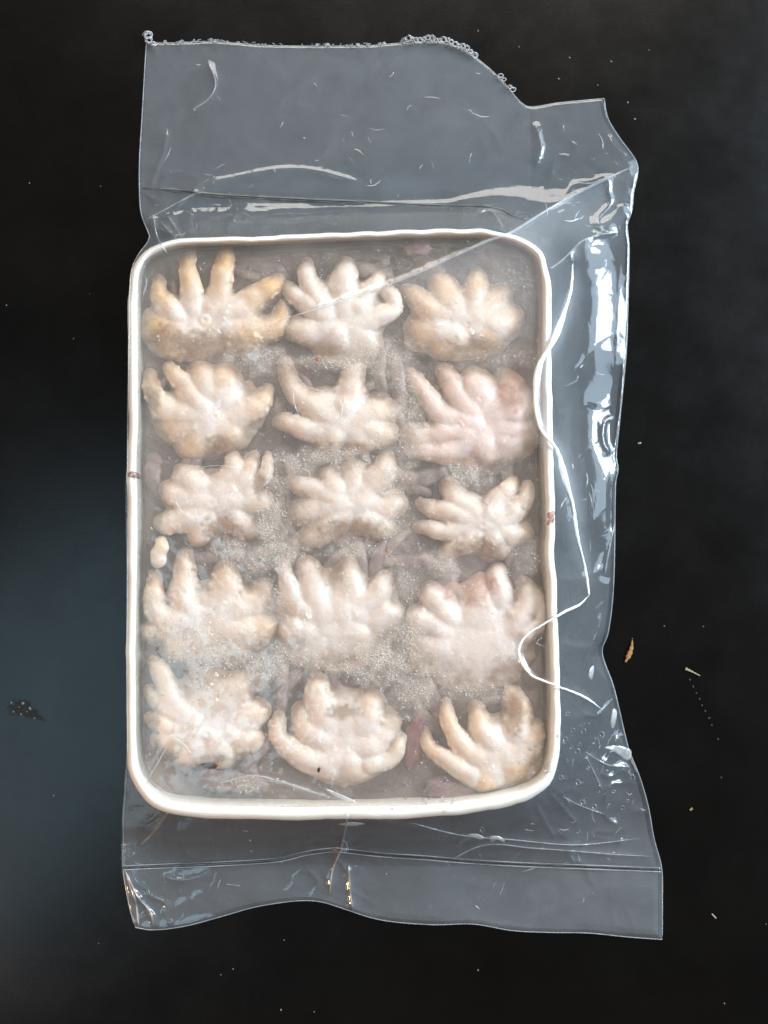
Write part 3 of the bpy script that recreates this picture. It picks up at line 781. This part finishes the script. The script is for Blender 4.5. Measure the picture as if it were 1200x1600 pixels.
def film_z(x, y, sdv, edv):
    """height in pixel units of the upper film"""
    ins = np.clip(-sdv, 0, None); out = np.clip(sdv, 0, None)
    zi = 99.2-6.5*(1-np.exp(-ins/24))
    # reach of the slope: short on the left, longer on the right and at the ends
    reach = 60+60*np.clip((x-700)/200, 0, 1)+25*np.clip((y-1200)/80, 0, 1)-8*np.clip((420-y)/60, 0, 1)
    q = np.clip(out/reach, 0, 1)
    zo = 5+94.2*(1-q)**2.2
    z = np.where(sdv < 0, zi, zo)
    # near the cut edge both films lie together
    lim = np.where(sdv > 0, 3.5+edv*1.6, 1e3)
    z = np.minimum(z, np.where(sdv > 6, lim+0*z, z))
    free = np.clip(out/30, 0, 1)*np.clip(edv/14, 0.15, 1)
    wr = (4.0+4.0*np.clip((x-830)/60, 0, 1))*vnoise(x, y, 130, 71, 1)+1.3*vnoise(x+0.6*y, y-0.5*x, 60, 72, 2)
    rid = 1-np.abs(vnoise(x*0.8+0.5*y, y*0.9-0.3*x, 75, 73, 2))*2.2
    wr += 1.2*np.clip(rid, 0, 1)**3
    wr *= np.where(y < 320, np.where(x < 830, 0.22, 0.6), 1.0)*np.where((y > 1352), 0.7, 1)
    for zx, zy, zr, za, sc in ((940, 1215, 75, 7.0, 60), (962, 640, 60, 2.5, 80), (890, 1300, 60, 3.0, 60), (250, 330, 50, 4.0, 60), (930, 300, 60, 4.0, 60), (520, 1340, 55, 3, 40), (230, 1400, 45, 4, 40)):
        m = np.exp(-((x-zx)**2+(y-zy)**2)/(2*zr*zr))
        r_ = 1-np.abs(vnoise(x+0.7*y, y-0.4*x, sc, int(zx)+7, 2))*2.0
        wr = wr+za*m*np.clip(r_, 0, 1)**2.5
    z = z+free*wr+(1-free)*(0.9*vnoise(x, y, 40, 74, 3)+0.35*vnoise(x, y, 11, 75, 2))
    for pts, hgt, wd, wh, sharp in CRS:
        L = smooth_line(pts, max(12, len(pts)*5))
        x0, y0 = L.min(0)-wd*5; x1, y1 = L.max(0)+wd*5
        m = (x > x0) & (x < x1) & (y > y0) & (y < y1)
        if not m.any(): continue
        d, t = seg_dist(x[m], y[m], L)
        fade = np.clip(np.minimum(t, 1-t)*8, 0, 1)
        pr = np.exp(-d/(wd*0.6)) if sharp else np.exp(-(d/wd)**2)
        z[m] += hgt*fade*pr
    for zx, zy, zr, za in GLINT_BUMPS:
        m = (np.abs(x-zx) < 4*zr) & (np.abs(y-zy) < 4*zr)
        if m.any(): z[m] += za*np.exp(-((x[m]-zx)**2+(y[m]-zy)**2)/(zr*zr))
    return np.maximum(z, 3.2)
fz = film_z(fx, fy, sd, ed)
# haze of the film: dry and doubled outside the tray, wetted clear where it touches the ice
haze = np.where(sd > 0, 0.100, 0.012+0.03*np.exp(np.clip(sd, -200, 0)/8))
FOLD = [(590,451),(650,428),(700,404),(760,377),(800,362),(860,325),(925,290),(996,257),(990,330),(983,390),(940,415),(895,412),(875,505),(845,566),(800,560),(720,520),(640,490)]
fp = inside_poly(fx, fy, smooth_line(FOLD[:8], 60).tolist()+FOLD[8:])
fd, _ = seg_dist(fx, fy, smooth_line(FOLD[:8], 40)); f2, _ = seg_dist(fx, fy, FOLD[7:]+[FOLD[0]])
haze = haze+np.where(fp, 0.10*np.clip(f2/55, 0, 1)*np.clip(fd/2, 0, 1), 0)
for pts, hgt, wd, wh, sharp in CRS:
    if wh <= 0: continue
    L = smooth_line(pts, max(12, len(pts)*5))
    x0, y0 = L.min(0)-40; x1, y1 = L.max(0)+40
    m = (fx > x0) & (fx < x1) & (fy > y0) & (fy < y1)
    if m.any():
        d, t = seg_dist(fx[m], fy[m], L); haze[m] += 0.20*np.exp(-(d/13.0)**2)*np.clip(np.minimum(t, 1-t)*6, 0, 1) if wh == .001 else wh*np.exp(-(d/4.0)**2)*np.clip(np.minimum(t, 1-t)*6, 0, 1)  # first crease: window glow painted as a wide band of haze
# header and foot flaps: two films welded together, a little duller
haze *= np.where((fy < 300) & (fx < 830), 1.15, 1.0)
haze *= np.where(fy > 1352, 1.2, 1.0)
haze *= 1+0.15*vnoise(fx, fy, 90, 81, 3)
haze *= np.where(sd > 0, 1-0.32*np.clip((fx-830)/40, 0, 1)*np.clip((fy-330)/60, 0, 1)*np.clip((1330-fy)/60, 0, 1), 1)

# film pressed wet against the foam rim and the ice reflects less than the dry film
sheen = np.where(sd > 0, 0.30+0.75*np.clip((sd-6)/30, 0, 1), 0.30+0.75*np.clip((-sd-26)/20, 0, 1))
bag = empty('plastic_bag', 'clear plastic vacuum bag round the foam tray with a torn top flap and welded seams', 'plastic bag')
def grid_f(nv, nu):
    idx = np.arange(nv*nu).reshape(nv, nu)
    return np.stack([idx[:-1, :-1], idx[1:, :-1], idx[1:, 1:], idx[:-1, 1:]], -1).reshape(-1, 4)
mesh_obj('front_film', W(fx.ravel(), fy.ravel(), fz.ravel()), grid_f(NV, NU), M_FILM, bag, True, {'haze': haze.ravel(), 'sheen': sheen.ravel()}, 1000)
# back film: coarser, flat on the table, its edge a hair off the front one
s4 = (slice(None, None, 4), slice(None, None, 4))
kx, ky = G[..., 0][s4], G[..., 1][s4]
offx = 2.5*vnoise(kx, ky, 160, 91, 2)-1.5; offy = 2*vnoise(kx, ky, 150, 92, 2)
kz = 1.6+0.7*vnoise(kx, ky, 30, 93, 3)
mesh_obj('back_film', W((kx+offx).ravel(), (ky+offy).ravel(), kz.ravel()), grid_f(*kx.shape), M_BACK, bag)

from_z_cache = {}
def z_on_film(p):
    p = np.asarray(p, float); x, y = p[:, 0], p[:, 1]
    d = tray_sd(x, y); e, _ = seg_dist(x, y, bag_edge[::6])
    return film_z(x.copy(), y.copy(), d, e)
def strip(name, pts, rad, mat, n=None, lift=0.6, label=None, flat=0.5, parent=None, sides=6, jitter=0.0, seed=0):
    n = n or max(8, int(sum(math.dist(pts[i], pts[i+1]) for i in range(len(pts)-1))/4))
    L = smooth_line(pts, n)
    if jitter:
        r = np.random.default_rng(seed); L = L+np.cumsum(r.normal(0, jitter, L.shape), 0)*0.0+r.normal(0, jitter, L.shape)
    z = z_on_film(L)+lift
    t = np.linspace(0, 1, n)
    R = rad(t) if callable(rad) else np.full(n, rad)
    V, F = tube(np.c_[L, z], R, sides, flat)
    o = mesh_obj(name, to_world(V), F, mat, parent or bag)
    if label: o['label'] = label
    return o
pulse = lambda a, s: (lambda t: a*np.clip(np.minimum(t, 1-t)*12, 0.15, 1)*(0.75+0.45*np.abs(np.sin(t*s+1))))
for i in (0, 1): strip('fold_crease', CRS[i][0], (lambda t: np.interp(t, [0, .08, .2, .42, .5, .62, .75, 1], [.5, 2.2, 4.6, 5.0, 2.2, 4.6, 2.6, 1.4])*(1+.25*np.sin(t*41))) if i == 0 else pulse(1.8, 7), M_CREASE, jitter=0.25, seed=i, label='bright white crease where the film is stretched, with painted window glare' if i == 0 else None)
strip('fold_crease', CRS[2][0], pulse(2.0, 7), M_SOFT, lift=0.2, flat=0.12)
for i in (3, 4, 5, 8, 11, 12, 15, 16, 25, 26, 27, 32): strip('fold_crease', CRS[i][0], pulse(0.7, 9), M_SOFT, flat=0.35)
for i in (18, 19, 20, 21, 24): strip('fold_crease', CRS[i][0], pulse(1.2, 9), M_GLINT)
strip('fold_crease', [(197,1362),(203,1385),(212,1408),(217,1448)], pulse(1.2, 9), M_GLINT)
strip('fold_crease', [(535,1312),(541,1318),(544,1330)], pulse(1.2, 9), M_GLINT)
for pts in ([(458,612),(480,606),(508,613),(530,624),(535,640),(529,655),(514,667)], [(458,612),(460,630),(470,655),(487,668),(505,672)], [(274,766),(281,750),(300,734),(330,728),(358,729),(384,736)],
            [(274,766),(276,785),(285,800),(314,809),(342,806),(352,792),(360,778)], [(322,626),(326,650),(322,675),(310,690)], [(225,430),(229,440),(226,455),(223,462)], [(848,995),(838,1004),(850,1010)]):
    strip('film_wrinkle', pts, pulse(0.75, 13), M_SOFT, lift=0.1, flat=0.3, sides=5)
for i in (35, 36, 42, 46): strip('fold_crease', CRS[i][0], pulse(0.9, 9), M_SOFT, flat=0.3)
# fine wrinkles of the loose film
for k in range(150):
    for _ in range(40):
        zx, zy, zr = random.choice([(935, 1210, 85), (940, 560, 90), (925, 760, 60), (890, 330, 80), (700, 1320, 130), (320, 1320, 110), (400, 230, 150), (650, 200, 150), (900, 1320, 80), (300, 335, 80), (600, 1400, 200), (560, 340, 150)])
        x_ = random.gauss(zx, zr*0.6); y_ = random.gauss(zy, zr*0.6)
        P_ = np.array([[x_, y_]])
        if inside_poly(P_[:, 0], P_[:, 1], bag_edge[::6])[0] and tray_sd(P_[:, 0], P_[:, 1])[0] > 4 and seg_dist(P_[:, 0], P_[:, 1], bag_edge[::6])[0][0] > 14: break
    else: continue
    a = random.uniform(0, math.pi); l_ = random.uniform(5, 22)*random.choice([.5, 1, 1.3]); c_ = random.uniform(-.3, .3)*l_
    pts = [(x_-l_*math.cos(a)/2, y_-l_*math.sin(a)/2), (x_-c_*math.sin(a)*.5, y_+c_*math.cos(a)*.5), (x_+l_*math.cos(a)/2, y_+l_*math.sin(a)/2)]
    pp = np.array(pts)
    if not inside_poly(pp[:, 0], pp[:, 1], bag_edge[::6]).all() or (tray_sd(pp[:, 0], pp[:, 1]) < 2).any(): continue
    strip('film_wrinkle', pts, (lambda w_: (lambda t: w_*np.clip(np.minimum(t, 1-t)*5, .08, 1)))(random.uniform(.35, .8)), M_SOFT if k % 3 else M_GLINT, n=8, lift=0.1, sides=5)
# outline of the cut film
def edge(name, pts, mat=M_EDGE, rad=0.8):
    z = z_on_film(pts)
    V, F = tube(np.c_[pts, z+0.3], rad, 5); return mesh_obj(name, to_world(V), F, mat, bag)
edge('cut_edge', Tc[::3]); edge('cut_edge', Bc[::3]); edge('side_fold', Lc[::4]); edge('side_fold', Rc[::4])
# welds
WB = [(192,1356),(260,1353),(340,1350),(430,1344),(480,1333),(520,1328),(545,1330),(600,1336),(660,1340),(720,1345),(800,1350),(900,1354),(980,1357),(1033,1359)]
strip('bottom_weld', WB, lambda t: 1.9+0.5*np.sin(t*60)*np.sin(t*17), M_WELD, lift=1.2, flat=0.4, jitter=0.15)
strip('bottom_weld_ridge', [(x, y+3.2) for x, y in WB], lambda t: 0.7+0.25*np.sin(t*45), M_EDGE, lift=1.6)
strip('bottom_weld_ridge', [(x, y-3.0) for x, y in WB], lambda t: 0.6+0.3*np.sin(t*37), M_SOFT, lift=1.6)
WT = [(223,294),(270,297),(330,304),(400,308),(500,313),(600,317),(680,321),(750,323),(780,327),(800,337),(822,342)]
strip('top_weld', WT, lambda t: 3.0*np.clip(np.minimum(t, 1-t)*14, 0.3, 1)*np.where(t > .6, .8, 1), M_WELD, lift=1.0, flat=0.3)

# frayed shreds along the torn top edge
def curl(x, y, r0, turns, sx=1.0, seed=0, rad=0.9, z0=8):
    r = np.random.default_rng(seed); n = int(26*turns)
    t = np.linspace(0, 1, n); a = t*turns*2*math.pi+r.random()*6
    rr = r0*(1-0.6*t)*(1+0.15*r.normal(size=n).cumsum()/n**.5)
    P = np.c_[x+rr*np.cos(a)*sx+r.normal(0, .3, n), y+rr*np.sin(a)*0.8+r.normal(0, .3, n), z0+3*np.sin(a*1.7)+4*t]
    V, F = tube(P, rad, 5); return mesh_obj('plastic_shred', to_world(V), F, M_SHRED, bag)
M_SHRED = mat_crease('frayed_plastic', 0.42, (0.75, 0.76, 0.78), 0.2)
curl(231, 55, 8, 2.4, 1, 1); curl(233, 62, 7, 1.8, 1, 2); curl(240, 68, 5, 1.4, 1.1, 3); curl(228, 51, 5, 1.3, 0.6, 4)
for i, x in enumerate(np.linspace(632, 742, 19)):
    y = np.interp(x, Tc[:, 0], Tc[:, 1])-4-2*math.sin(i*1.3)
    curl(x, y, 5.5+1.2*math.sin(i*2.1), 1.7, 0.9, 20+i, 0.7)
for i, (x, y) in enumerate([(782,118),(787,124),(797,136),(801,140),(593,68),(600,67),(510,69),(330,62),(336,64),(372,67),(258,65),(495,70),(280,66),(355,66),(730,78),(560,70)]):
    curl(x, y, 4.5 if i < 4 else 2.6, 1.4, 1.1, 60+i, 0.6)
for i in range(46):
    x = random.uniform(245, 640); y = np.interp(x, Tc[:, 0], Tc[:, 1])
    L = np.array([[x, y, 5], [x+random.uniform(-3, 3), y-random.uniform(1, 4), 6], [x+random.uniform(-6, 6), y-random.uniform(1, 5), 6]])
    V, F = tube(L, 0.45, 4); mesh_obj('plastic_shred', to_world(V), F, M_SHRED, bag)

# ------------------------------------------------------------------ droplets inside the bag
def dome(segs=14, rings=5):
    V = [(0, 0, 1.0)]; F = []
    for i in range(1, rings+1):
        a = math.pi/2*i/rings
        for k in range(segs): V.append((math.sin(a)*math.cos(2*math.pi*k/segs), math.sin(a)*math.sin(2*math.pi*k/segs), math.cos(a)))
    for k in range(segs): F.append([0, 1+k, 1+(k+1) % segs])
    for i in range(rings-1):
        for k in range(segs):
            a = 1+i*segs+k; b = 1+i*segs+(k+1) % segs
            F.append([a, a+segs, b+segs, b])
    F.append([1+(rings-1)*segs+k for k in range(segs)][::-1])
    return V, F
dv, df_ = dome()
dme = bpy.data.meshes.new('water_droplet'); dme.from_pydata(dv, [], df_); dme.update()
dme.polygons.foreach_set('use_smooth', np.ones(len(dme.polygons), bool)); dme.materials.append(M_DROP)
ZONES = [  # x, y, rx, ry, count, rmin, rmax, label
 ('tiny droplets on the film over the lower right corner of the tray', 842, 1185, 22, 28, 22, 1.5, 4.0),
 ('tiny water droplets on the film along the bottom rim right of the middle', 655, 1245, 75, 26, 34, 1.3, 4.2),
 ('tiny water droplets inside the bag right of the tray corner', 895, 1150, 40, 40, 22, 1.4, 4.2),
 ('tiny water droplets inside the wrinkled lower right of the bag', 935, 1220, 60, 55, 26, 1.2, 4.5),
 ('tiny water droplets on the film beside the bright crease', 830, 800, 22, 22, 10, 1.5, 4.0),
 ('tiny bubbles in the ice above the bottom left octopus', 325, 1070, 50, 26, 18, 1.5, 3.6),
 ('tiny bubbles in the ice over the octopus left of the fourth row', 315, 970, 60, 40, 22, 1.2, 3.2),
 ('tiny bubbles in the ice over the small octopus right of the third row', 772, 800, 24, 20, 20, 1.2, 3.4),
]
def put_drop(x, y, r, label, group, flat=0.55):
    air = 'bubbles' in label
    z = float(z_on_film([(x, y)])[0])
    o = bpy.data.objects.new('air_bubble' if air else 'water_droplet', dme); COL.objects.link(o)
    o.location = W(x, y, z-0.2); k = r*S*(1-z*S/H)
    o.scale = (k*random.uniform(.85, 1.15), k*random.uniform(.85, 1.25), k*flat)
    o.rotation_euler = (0, 0, random.uniform(0, 3))
    tag(o, label, 'air bubble' if air else 'water droplet', group)
for lab, x, y, rx, ry, c, r0, r1 in ZONES:
    for i in range(c):
        a = random.uniform(0, 6.283); q = math.sqrt(random.random())
        put_drop(x+rx*q*math.cos(a), y+ry*q*math.sin(a), r0+(r1-r0)*random.random()**2.2, lab, lab[5:])
put_drop(858, 1199, 9, 'largest round water drop on the lower right corner of the tray rim', 'single water drops', 0.5)
put_drop(753, 1296, 4.5, 'round water drop in the bag just below the bottom rim', 'single water drops')
put_drop(940, 1147, 5, 'round water drop in the bag well right of the lower tray corner', 'single water drops')
put_drop(910, 1253, 5, 'round water drop among orange glints at the lower right', 'single water drops')
put_drop(693, 1218, 5.5, 'largest drop of the row over the pink scrap of flesh', 'single water drops')

# flattened puddles of water trapped between the films
def puddle(label, pts, hgt=1.5, mat=None):
    L = smooth_line(pts, 28, True); c = L.mean(0)
    rows = []
    for t, h_ in ((1, 0), (0.86, 0.75), (0.55, 1.0)):
        q = c+(L-c)*t; rows.append(np.c_[q, z_on_film(q)+hgt*h_])
    V = np.vstack(rows+[np.array([[c[0], c[1], z_on_film([c])[0]+hgt]])])
    F = []
    for r in range(2):
        for i in range(28):
            j = (i+1) % 28; F.append([r*28+i, r*28+j, (r+1)*28+j, (r+1)*28+i])
    for i in range(28): F.append([56+i, 56+(i+1) % 28, 84])
    o = mesh_obj('water_patch', to_world(V), F, mat or M_PUD); return tag(o, label, 'water patch')
M_PUD = mat_crease('trapped_water', 0.42, (0.72, 0.74, 0.75), 0.08)
puddle('pale curved water patch under the film at the lower right edge', [(945,1168),(965,1165),(986,1172),(982,1188),(972,1184),(962,1176)])
puddle('tall narrow pale water patch against the right edge of the bag', [(958,1108),(964,1112),(962,1128),(958,1138),(954,1130)])
puddle('small bright water patch below the bottom rim', [(765,1308),(775,1306),(786,1310),(788,1316),(776,1312),(768,1316)])
puddle('thin pale water streak just below the bottom rim', [(730,1304),(745,1303),(757,1309),(750,1312),(738,1308)])
puddle('pale water streak on the film above the bottom rim', [(508,1232),(530,1240),(556,1252),(548,1254),(525,1246)])
puddle('pale narrow water patch between the crease and right edge', [(922,1045),(928,1040),(927,1055),(924,1062),(920,1056)])
puddle('pale streak of water between bottom rim and weld', [(528,1288),(550,1285),(570,1287),(552,1291)])

# ------------------------------------------------------------------ crumbs and marks on the table
def flake(name, label, cat, pts, rads, col, z=2.5):
    L = smooth_line(pts, 18); t = np.linspace(0, 1, 18)
    R = np.interp(t, np.linspace(0, 1, len(rads)), rads)*(1+0.25*np.sin(t*31))
    V, F = tube(np.c_[L, np.full(18, z)], R, 7, 0.35)
    c = W(*L.mean(0), 0); o = mesh_obj(name, to_world(V)-c, F, mat_plain(name+'_matter', col, 0.7, 0.2, 0.4, 1500)); o.location = c
    return tag(o, label, cat)
flake('crumb', 'orange brown flake with a thin tail right of the bag', 'crumb', [(977,1035),(983,1024),(987,1012),(988,1000)], [1.2, 4.2, 2.8, .7], (0.36, 0.19, 0.06))
flake('splinter', 'short straw splinter with a brown head right of the bag', 'splinter', [(1071,1045),(1080,1049),(1094,1056)], [2.4, 1.3, 0.7], (0.30, 0.27, 0.18), 2)
flake('crumb', 'tiny yellowish crumb on the table below the splinter', 'crumb', [(1078,1266),(1082,1263)], [1.5, 2], (0.35, 0.28, 0.10), 2)
flake('lint', 'short pale lint fibre near the lower right corner of the table', 'lint', [(1112,1428),(1119,1435)], [1, 1.2], (0.4, 0.32, 0.25), 1.5)
flake('crumb', 'tiny dull yellow crumb right of the bag beside its middle', 'crumb', [(997,693),(1002,692)], [1.2, 1.4], (0.4, 0.36, 0.16), 1.5)
DOTS = [(1078,1062),(1083,1073),(1088,1083),(1093,1092),(1097,1102),(1102,1111),(1108,1122),(1112,1133),(1122,1155),(1127,1215)]
bm = bmesh.new(); bmesh.ops.create_icosphere(bm, subdivisions=1, radius=1); sme = bpy.data.meshes.new('dust_speck'); bm.to_mesh(sme); bm.free()
sme.materials.append(mat_plain('dust', (0.20, 0.20, 0.19), 0.7, 0.2))
grey_me = sme.copy(); grey_me.materials.clear(); grey_me.materials.append(mat_plain('dull_dust', (0.06, 0.055, 0.05), 0.7, 0.2))
def speck(x, y, r, me, label, group):
    o = bpy.data.objects.new('dust_speck', me); COL.objects.link(o); o.location = W(x, y, r*0.4)
    o.scale = (r*S*random.uniform(.7, 1.5), r*S, r*S*0.5); o.rotation_euler = (0, 0, random.uniform(0, 3)); tag(o, label, 'dust speck', group)
for x, y in DOTS: speck(x, y, 1.5, grey_me, 'faint grey dot in the dotted row running down from the straw splinter', 'dotted row of specks on the table')
for x, y, r in [(955,96,1.6),(890,90,1.2),(873,123,1.3),(981,160,1.3),(992,186,1.5),(934,133,1),(1014,78,1),(747,48,1),(811,73,.9)]:
    speck(x, y, r, sme, 'tiny white dust speck on the black table beyond the top right of the bag', 'white specks at the top right')
for x, y, r in [(46,286,1.2),(140,460,.9),(10,477,1.1),(115,529,1.3),(157,291,.9)]:
    speck(x, y, r, sme, 'tiny pale dust speck on the black table left of the bag', 'pale specks at the upper left')
for x, y, r in [(84,1243,1.6),(747,1516,1.4),(1132,1568,1.4),(439,1578,1.4),(444,1469,1.2),(364,1514,1.3),(345,1523,1),(491,1581,1),(154,1474,1),(1197,1444,1),(1038,978,1),(1099,979,1),(988,998,1)]:
    speck(x, y, r, sme, 'tiny pale dust speck on the black table near the lower part of the bag', 'pale specks at the bottom')
# dried smudge at the left with white grit in it
cx_, cy_ = 38, 1110
ang = np.linspace(0, 2*math.pi, 40, endpoint=False); ringsv = []
for t in (1, .7, .35, .05):
    rr = t*(1+0.25*np.sin(ang*3+1)+0.15*np.sin(ang*7))
    X_ = 30*np.cos(ang)*rr; Y_ = 14*np.sin(ang)*rr
    ringsv.append(np.c_[cx_+X_*.93-Y_*.36, cy_+X_*.36+Y_*.93, np.full(40, 0.8)])
V = np.vstack(ringsv); cov = np.repeat([0, .8, 1, 1], 40)
c = W(cx_, cy_, 0)
o = mesh_obj('dried_smudge', to_world(V)-c, wrap_faces(3, 40), mat_smear('dried_sauce', (0.012, 0.011, 0.010), 1.0, 300), None, True, {'cover': cov}); o.location = c
tag(o, 'dark dried smudge on the table at the left edge of the photo', 'smudge')
for x, y, r in [(18,1098,1.5),(36,1099,2.4),(47,1107,2.2),(30,1105,1.3),(21,1112,1.5),(33,1116,1.4),(54,1122,1.3),(42,1112,1.2),(26,1104,1)]:
    speck(x, y, r, sme, 'white grit in the dark dried smudge at the left', 'white grit in the smudge')
